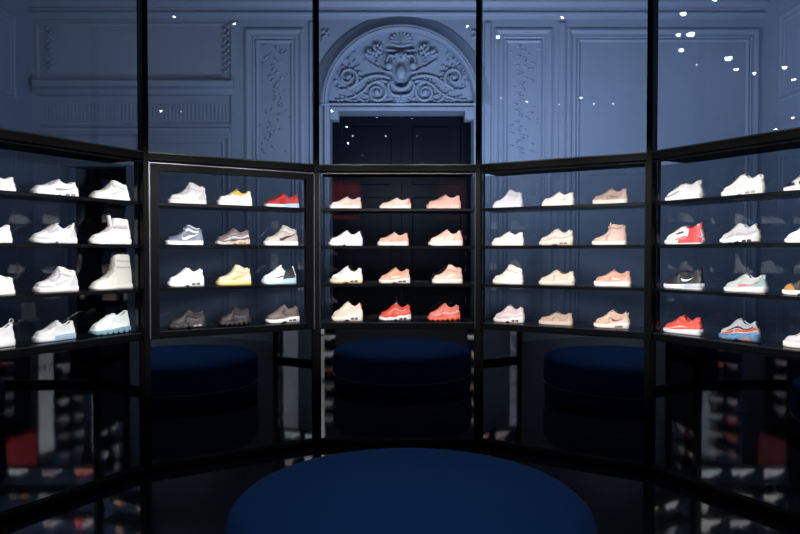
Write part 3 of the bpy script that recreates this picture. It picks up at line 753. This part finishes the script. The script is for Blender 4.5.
(5, 1, 666, 703.5, 221.5, 242, 'knit', dict(up=(228, 216, 218), sole=(236, 226, 228), lining=(60, 16, 20), s2=(.45, 1), sole2=(226, 70, 74), collar=(200, 40, 44), heel=(226, 60, 60), heelh=.012, bands=[([(.62, .03), (.74, .03), (.86, .03), (.985, .03)], [(.66, .30), (.70, .97), (.84, .97), (.985, .97)], (222, 64, 66)), ([(.30, .04), (.42, .04), (.52, .03), (.62, .03)], [(.36, .10), (.44, .22), (.54, .34), (.66, .34)], (228, 122, 120)), ([(.38, .5), (.46, .5), (.55, .55)], [(.38, .58), (.46, .62), (.55, .7)], (50, 44, 48))]), 'white and coral red sock runner with bright red heel'),
(5, 1, 721, 761, 220, 241.5, 'air', dict(up=(204, 204, 210), sole=(226, 226, 230), solek='wave', winc=(30, 30, 34), lining=(90, 92, 110), heel=BK, bands=AM_BANDS((224, 224, 228), (176, 176, 184), (200, 200, 206)), outsole=(40, 40, 44)), 'silver grey layered runner with black heel on the right second shelf'),
(5, 1, 787, 830, 219, 239, 'knit', dict(up=(222, 232, 234), sole=(230, 238, 238)), 'pale mint-white rounded toe on the second shelf at the right picture edge'),
(5, 2, 665.5, 704, 266.5, 287.3, 'knit', dict(up=(32, 34, 42), sole=(230, 232, 238), lining=BK, swoosh=(226, 228, 234), sw='s', reg=[(0, .12, 0, .5, (60, 64, 74))], heelh=.022, s2=(.6, 1), sole2=(170, 178, 190), heel=BK), 'black sock runner with white sole and small white swoosh'),
(5, 2, 725.5, 768, 270.5, 289.8, 'runner', dict(up=(196, 208, 208), sole=(238, 238, 240), lining=BK, swoosh=(232, 130, 140), collar=(226, 228, 226), reg=[(.8, 1, 0, .8, (150, 182, 184))]), 'mint grey runner with pink swoosh and white sole'),
(5, 2, 785, 828, 270, 292, 'runner', dict(up=(30, 28, 30), sole=(236, 236, 236), solek='chunk', reg=[(0, .30, 0, 1.1, (176, 122, 66))]), 'tan-toed black sneaker with white sole at the right picture edge'),
(5, 3, 665.5, 703, 313, 331.8, 'runner', dict(up=(222, 84, 72), sole=(228, 228, 234), lining=(110, 30, 34), bands=[([(.02, .2), (.2, .12), (.5, .2), (.75, .3)], [(.02, .32), (.2, .3), (.5, .36), (.76, .4)], (240, 160, 150))], collar=(190, 60, 60)), 'bright coral red runner with white sole on the right bottom shelf'),
(5, 3, 721, 761.5, 314.5, 337.3, 'air', dict(up=(188, 192, 200), sole=(90, 140, 180), solek='wave', winc=(200, 120, 100), lining=BK, tongue=(205, 208, 214), outsole=(70, 76, 86), heel=(40, 40, 46), bands=[AM_BANDS((70, 130, 180), 0, 0)[0], ([(.12, .24), (.34, .26), (.5, .28), (.7, .30), (.85, .36), (.97, .42)], [(.14, .40), (.34, .44), (.5, .44), (.7, .46), (.85, .54), (.97, .62)], (226, 88, 48)), ([(.25, .48), (.40, .48), (.52, .50), (.68, .50), (.9, .60)], [(.27, .56), (.42, .58), (.54, .60), (.68, .62), (.9, .70)], (34, 32, 38))]), 'silver runner with orange, black and blue waves on the bottom shelf'),
(5, 3, 786, 830, 323, 343, 'low', dict(up=(206, 208, 212), sole=(236, 234, 230)), 'grey low sneaker on the bottom shelf at the right picture edge'),
]
CABN = {1: 'white sneakers in the left cabinet', 2: 'sneakers in the second cabinet', 3: 'pink sneakers in the central cabinet', 4: 'neutral sneakers right of the centre', 5: 'sneakers in the right cabinet'}
built = []
OFF = 0.13
for (k, row, x0, x1, yt, yb, style, o, label) in SHOES:
    u0, s0 = hit(k, x0, OFF); u1, s1 = hit(k, x1, OFF)
    sm = (s0+s1)/2
    L = (u1-u0)-.016
    H = (yb-yt)/F*sm
    L = min(.36, max(.26, L)); H = min(.40, H)
    phi, c, t, n = cab_frame(k)
    um = (u0+u1)/2
    p = c + t*um + n*OFF
    name = {'boot': 'boot', 'tall': 'high_top_sneaker', 'high': 'high_top_sneaker'}.get(style, 'sneaker')
    root = empty(name, (p.x, p.y, SH[row]+.0005), -phi)
    tag(root, label, 'shoe', CABN[k])
    build_shoe(style, L, H, .108*L/.29, o, root)
    built.append((k, row, um, root))
# the two side cabinets mirrored in the lower panels hold copies
def copy_tree(o, parent=None):
    c = o.copy(); COL.objects.link(c); c.parent = parent
    for ch in o.children: copy_tree(ch, c)
    return c
for k, src in ((0, 4), (6, 1)):
    phi, c, t, n = cab_frame(k)
    for (kk, row, um, root) in [b_ for b_ in built if b_[0] == src]:
        um2 = max(-.46, min(.46, um)); p = c + t*um2 + n*OFF
        r = copy_tree(root); r.location = (p.x, p.y, SH[row]+.0005); r.rotation_euler = (0, 0, -phi)
        r['label'] = 'sneaker in a side cabinet seen only as a dim reflection in the lower mirrors'
        r['group'] = 'sneakers in the side cabinets outside the picture'

# ------------------------------------------------------------------ ottoman
OC = (0.06, 3.10); OR = 0.865
ot = empty('round_ottoman', (OC[0], OC[1], 0))
tag(ot, 'large round blue velvet ottoman in the foreground, mirrored in the lower panels', 'ottoman')
bm = newbm(); zt = .513
lathe(bm, [(OR-.03, .195), (OR-.006, .20), (OR, .215), (OR+.002, .33), (OR-.002, zt-.085), (OR-.016, zt-.045), (OR-.045, zt-.018), (OR-.09, zt-.004), (OR-.16, zt), (.3, zt+.006), (.02, zt+.008)], 96)
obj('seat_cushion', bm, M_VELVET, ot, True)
bm = newbm(); tube(bm, [(math.cos(2*PI*i/96)*(OR-.002), math.sin(2*PI*i/96)*(OR-.002), .193) for i in range(97)], .006, 6)
obj('piping', bm, M_PIPE, ot, True)
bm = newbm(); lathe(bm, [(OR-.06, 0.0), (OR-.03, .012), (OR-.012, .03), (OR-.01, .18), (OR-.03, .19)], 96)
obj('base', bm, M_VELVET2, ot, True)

# ------------------------------------------------------------------ ceiling spotlights (seen as reflections in the panes)
def reflect_spot(k, px, py, z):
    phi, c, t, n = cab_frame(k)
    d = Vector(((px-CX)/F, 1.0, (HY-py)/F)); n3 = Vector((n.x, n.y, 0))
    s = c.dot(n)/d.dot(n3)
    p = d*s; r = d - 2*d.dot(n3)*n3
    q = (z-CAMH-p.z)/r.z
    return p + r*q
SPOTS = [(5, 681, 15, 1.2), (5, 688, 35, 1.6), (5, 676, 36, .9), (5, 679, 51, 1), (5, 697, 65, 1), (5, 726, 59, 1.5), (5, 734, 70, .9), (5, 752, 74, .7), (5, 782, 68, 1), (5, 791, 80, .8), (5, 791, 118, .6), (5, 774, 129, .5), (5, 712, 1, 1),
  (4, 497, 38, 1), (4, 561, 19, .7), (4, 520, 93, .9), (4, 500, 98, .6), (4, 526, 102, .6), (4, 558, 105, .3), (4, 580, 98, .6), (4, 593, 104, .4), (4, 612, 104, .4),
  (3, 332, 111, 1), (3, 347, 127, .8), (3, 353, 136, .6), (3, 348, 143, .7), (3, 377, 118, .5), (3, 386, 136, .5), (3, 412, 119, .4), (3, 417, 136, .4), (3, 363, 155, .5), (2, 162, 111, .8), (2, 182, 112, .4), (2, 176, 18, .6), (2, 236, 25, .6)]
first = None
for (k, px, py, sz) in SPOTS:
    zc = 4.9
    q = reflect_spot(k, px, py, zc-CAMH+CAMH)
    while (q.y < YB+.2 or abs(q.x) > WX-.15) and zc > 2.6:
        zc -= .15; q = reflect_spot(k, px, py, zc)
    if q.y < YB+.2 or abs(q.x) > WX-.1 or q.y > WY-.3: continue
    r_ = .029*sz*math.sqrt((q.length+5)/9)
    root = empty('ceiling_spotlight', (q.x, q.y, zc))
    tag(root, 'small round spotlight hung from the ceiling, seen as a bright reflection in the panes', 'spotlight', 'ceiling spotlights mirrored in the panes')
    bm = newbm(); lathe(bm, [(r_+.012, .006), (r_+.014, .14), (.02, .16)], 16); obj('lamp_housing', bm, M_BLACK, root)
    bm = newbm(); tube(bm, [(0, 0, .16), (0, 0, CZ-zc)], .006, 6); obj('hanging_rod', bm, M_BLACK, root)
    bm = newbm(); blob(bm, (0, 0, .0), (r_, r_, r_*.8), 12); obj('lamp_lens', bm, M_LAMP, root, True)

# ------------------------------------------------------------------ store fittings behind the camera, seen as dim reflections
M_BANNER = mat('pale_grey_cloth', rgb(232, 230, 226), .8); M_RED = mat('red_cloth', rgb(150, 10, 12), .8)
M_CURT = mat('pale_curtain', rgb(225, 226, 234), .85); M_NAVY = mat('navy_panel', rgb(28, 44, 80), .7)
M_BOX = mat('white_shoe_box', rgb(225, 225, 228), .6); M_ROD = mat('fitting_metal', rgb(60, 60, 64), .4)
def banner(name, x0, x1, y, z0, z1, m, label, cat, folds=0):
    root = empty(name, ((x0+x1)/2, y, 0)); tag(root, label, cat); w = (x1-x0)/2
    bm = newbm()
    nx = 40; f = [[None]*2 for _ in range(nx+1)]
    for i in range(nx+1):
        xx = -w+2*w*i/nx; dy = (.03*math.sin(i/nx*folds*2*PI) if folds else 0)
        for j, z in enumerate((z0, z1)): f[i][j] = (bm.verts.new((xx, dy, z)), bm.verts.new((xx, dy-.012, z)))
    for i in range(nx):
        for q, fl in ((0, 1), (1, 0)):
            v = (f[i][0][q], f[i+1][0][q], f[i+1][1][q], f[i][1][q]); bm.faces.new(v if fl == 0 else v[::-1])
        for j in (0, 1): bm.faces.new((f[i][j][0], f[i+1][j][0], f[i+1][j][1], f[i][j][1]))
    bmesh.ops.recalc_face_normals(bm, faces=bm.faces)
    obj('cloth', bm, m, root)
    bm = newbm(); tube(bm, [(-w-.04, -.006, z1+.015), (w+.04, -.006, z1+.015)], .014, 8); obj('top_rod', bm, M_ROD, root)
    bm = newbm(); tube(bm, [(0, -.006, z1+.02), (0, -.006, CZ)], .006, 6); obj('hanging_wire', bm, M_ROD, root)
    return root
b1 = banner('standing_banner', -1.84, -1.50, -2.0, .02, 2.85, M_BANNER, 'pale grey lettered banner mirrored in the lower left panel', 'banner')
tcu = bpy.data.curves.new('banner_lettering', 'FONT'); tcu.body = 'KE U'; tcu.size = .19; tcu.offset = .004; tcu.extrude = .002; tcu.align_x = 'CENTER'
tob = bpy.data.objects.new('banner_lettering', tcu); COL.objects.link(tob)
me = bpy.data.meshes.new_from_object(tob); bpy.data.objects.remove(tob)
tob = bpy.data.objects.new('lettering', me); COL.objects.link(tob); me.materials.append(M_BLACK); tob.parent = b1
tob.location = (0, .003, .86); tob.rotation_euler = (PI/2, 0, PI)
banner('hanging_banner', -1.46, -.80, -2.05, 2.40, 3.30, M_RED, 'bright red cloth mirrored in the lower left panel', 'banner')
banner('curtain', -3.55, -2.95, -2.2, .02, 3.3, M_CURT, 'pale grey curtain mirrored in the panel left of centre', 'curtain', 5)
banner('curtain', 2.60, 3.0, -2.2, .02, 3.3, M_CURT, 'pale grey curtain mirrored in the panel right of centre', 'curtain', 4)
banner('hanging_banner', .85, 1.45, -2.05, 2.40, 3.25, mat('dark_red_cloth', rgb(90, 8, 12), .8), 'dark red cloth mirrored in the lower right panel', 'banner')
def rack(x0, x1, y, zs, label, back, boxes):
    root = empty('store_shelf_rack', ((x0+x1)/2, y, 0)); tag(root, label, 'shelf rack', 'shelf racks behind the camera'); w = (x1-x0)/2
    bm = newbm(); box(bm, -w, w, -.30, -.27, 0, zs[-1]+.4); obj('back_panel', bm, back, root)
    for z in zs:
        bm = newbm(); box(bm, -w, w, -.27, 0, z-.02, z); obj('rack_shelf', bm, M_ROD, root)
        nb = boxes
        for i in range(nb):
            xx = (x0+x1)/2 - w + 2*w*(i+.5)/nb
            r = copy_tree(random.choice(built)[3]); r.location = (xx, y-.13, z+.001); r.rotation_euler = (0, 0, PI)
            r['label'] = 'sneaker on a store rack behind the camera, seen only as a dim reflection'; r['group'] = 'sneakers on the store racks'
random.seed(3)
rack(-2.72, -1.98, -2.0, (.5, .92, 1.34, 1.76, 2.18, 2.6, 3.02), 'tall navy store rack with sneakers mirrored in the lower left panel', M_NAVY, 2)
rack(1.98, 2.72, -2.0, (.5, .92, 1.34, 1.76, 2.18, 2.6, 3.02), 'tall navy store rack with sneakers mirrored in the lower right panel', M_NAVY, 2)
rack(-1.66, -1.40, -3.2, (.15, .52, .89, 1.26, 1.63, 2.0), 'narrow black rack mirrored at the left of the central panel', M_BLACK, 1)
rack(1.58, 1.84, -3.2, (.15, .52, .89, 1.26, 1.63, 2.0), 'narrow black rack mirrored at the right of the central panel', M_BLACK, 1)

# ------------------------------------------------------------------ lights
def area(name, loc, target, sx, sy, power, col, spread=180):
    l = bpy.data.lights.new(name, 'AREA'); l.shape = 'RECTANGLE'; l.size = sx; l.size_y = sy
    l.energy = power; l.color = col; l.spread = math.radians(spread)
    o = bpy.data.objects.new(name, l); COL.objects.link(o); o.location = loc
    o.rotation_euler = (Vector(target)-Vector(loc)).to_track_quat('-Z', 'Y').to_euler()
    return o
def spot(name, loc, target, power, ang=40, blend=.6, size=.12, col=(1, .97, .93)):
    l = bpy.data.lights.new(name, 'SPOT'); l.energy = power; l.spot_size = math.radians(ang); l.spot_blend = blend
    l.shadow_soft_size = size; l.color = col
    o = bpy.data.objects.new(name, l); COL.objects.link(o); o.location = loc
    o.rotation_euler = (Vector(target)-Vector(loc)).to_track_quat('-Z', 'Y').to_euler()
    return o
# uplights on the cabinet tops washing the panelled wall
UP = {1: 6.5, 2: 7, 3: 38, 4: 43, 5: 36}
for k, pw in UP.items():
    phi, c, t, n = cab_frame(k); p = c + n*(DEP+.075)
    q = p + n*.8
    area('cabinet_uplight', (p.x, p.y, Z_RB+.04), (q.x, q.y, Z_RB+.95), .9, .05, pw, (.70, .82, 1.0))
# shelf spots
for k in range(0, 7):
    phi, c, t, n = cab_frame(k)
    for uu in (-.35, .35):
        src = c - n*3.0 + t*uu*1.2; tg = c + n*.15 + t*uu
        spot('shelf_spotlight', (src.x, src.y, 3.15), (tg.x, tg.y, 1.55), 340, 32, .5, .10)
# added fill for the store fittings and a gentle top light on the ottoman
area('ottoman_downlight', (0.2, 2.2, 4.8), (0.06, 3.0, .5), .5, .5, 16, (.8, .9, 1), 60)
area('store_fill_light', (0, 0.0, 5.0), (0, -2.2, 1.6), 4.0, .4, 150, (1, .98, .95), 110)

w = bpy.data.worlds.new('World'); bpy.context.scene.world = w; w.use_nodes = True
w.node_tree.nodes['Background'].inputs['Color'].default_value = (.02, .03, .05, 1)
w.node_tree.nodes['Background'].inputs['Strength'].default_value = .3

# ------------------------------------------------------------------ camera
cam = bpy.data.cameras.new('camera'); cam.sensor_width = 36; cam.lens = F/800*36
co = bpy.data.objects.new('camera', cam); COL.objects.link(co)
co.location = (0, 0, CAMH); co.rotation_euler = (PI/2-PITCH, 0, 0)
cam.shift_x = (400-CX)/800
cam.clip_start = .05
sc = bpy.context.scene; sc.camera = co
sc.view_settings.view_transform = 'Standard'; sc.view_settings.look = 'None'
sc.view_settings.exposure = 0.0; sc.view_settings.gamma = 1.0; sc.view_settings.use_curve_mapping = False
sc.cycles.use_denoising = True
sc.cycles.max_bounces = 10; sc.cycles.glossy_bounces = 6; sc.cycles.transparent_max_bounces = 24; sc.cycles.diffuse_bounces = 3
sc.cycles.sample_clamp_indirect = 4.0
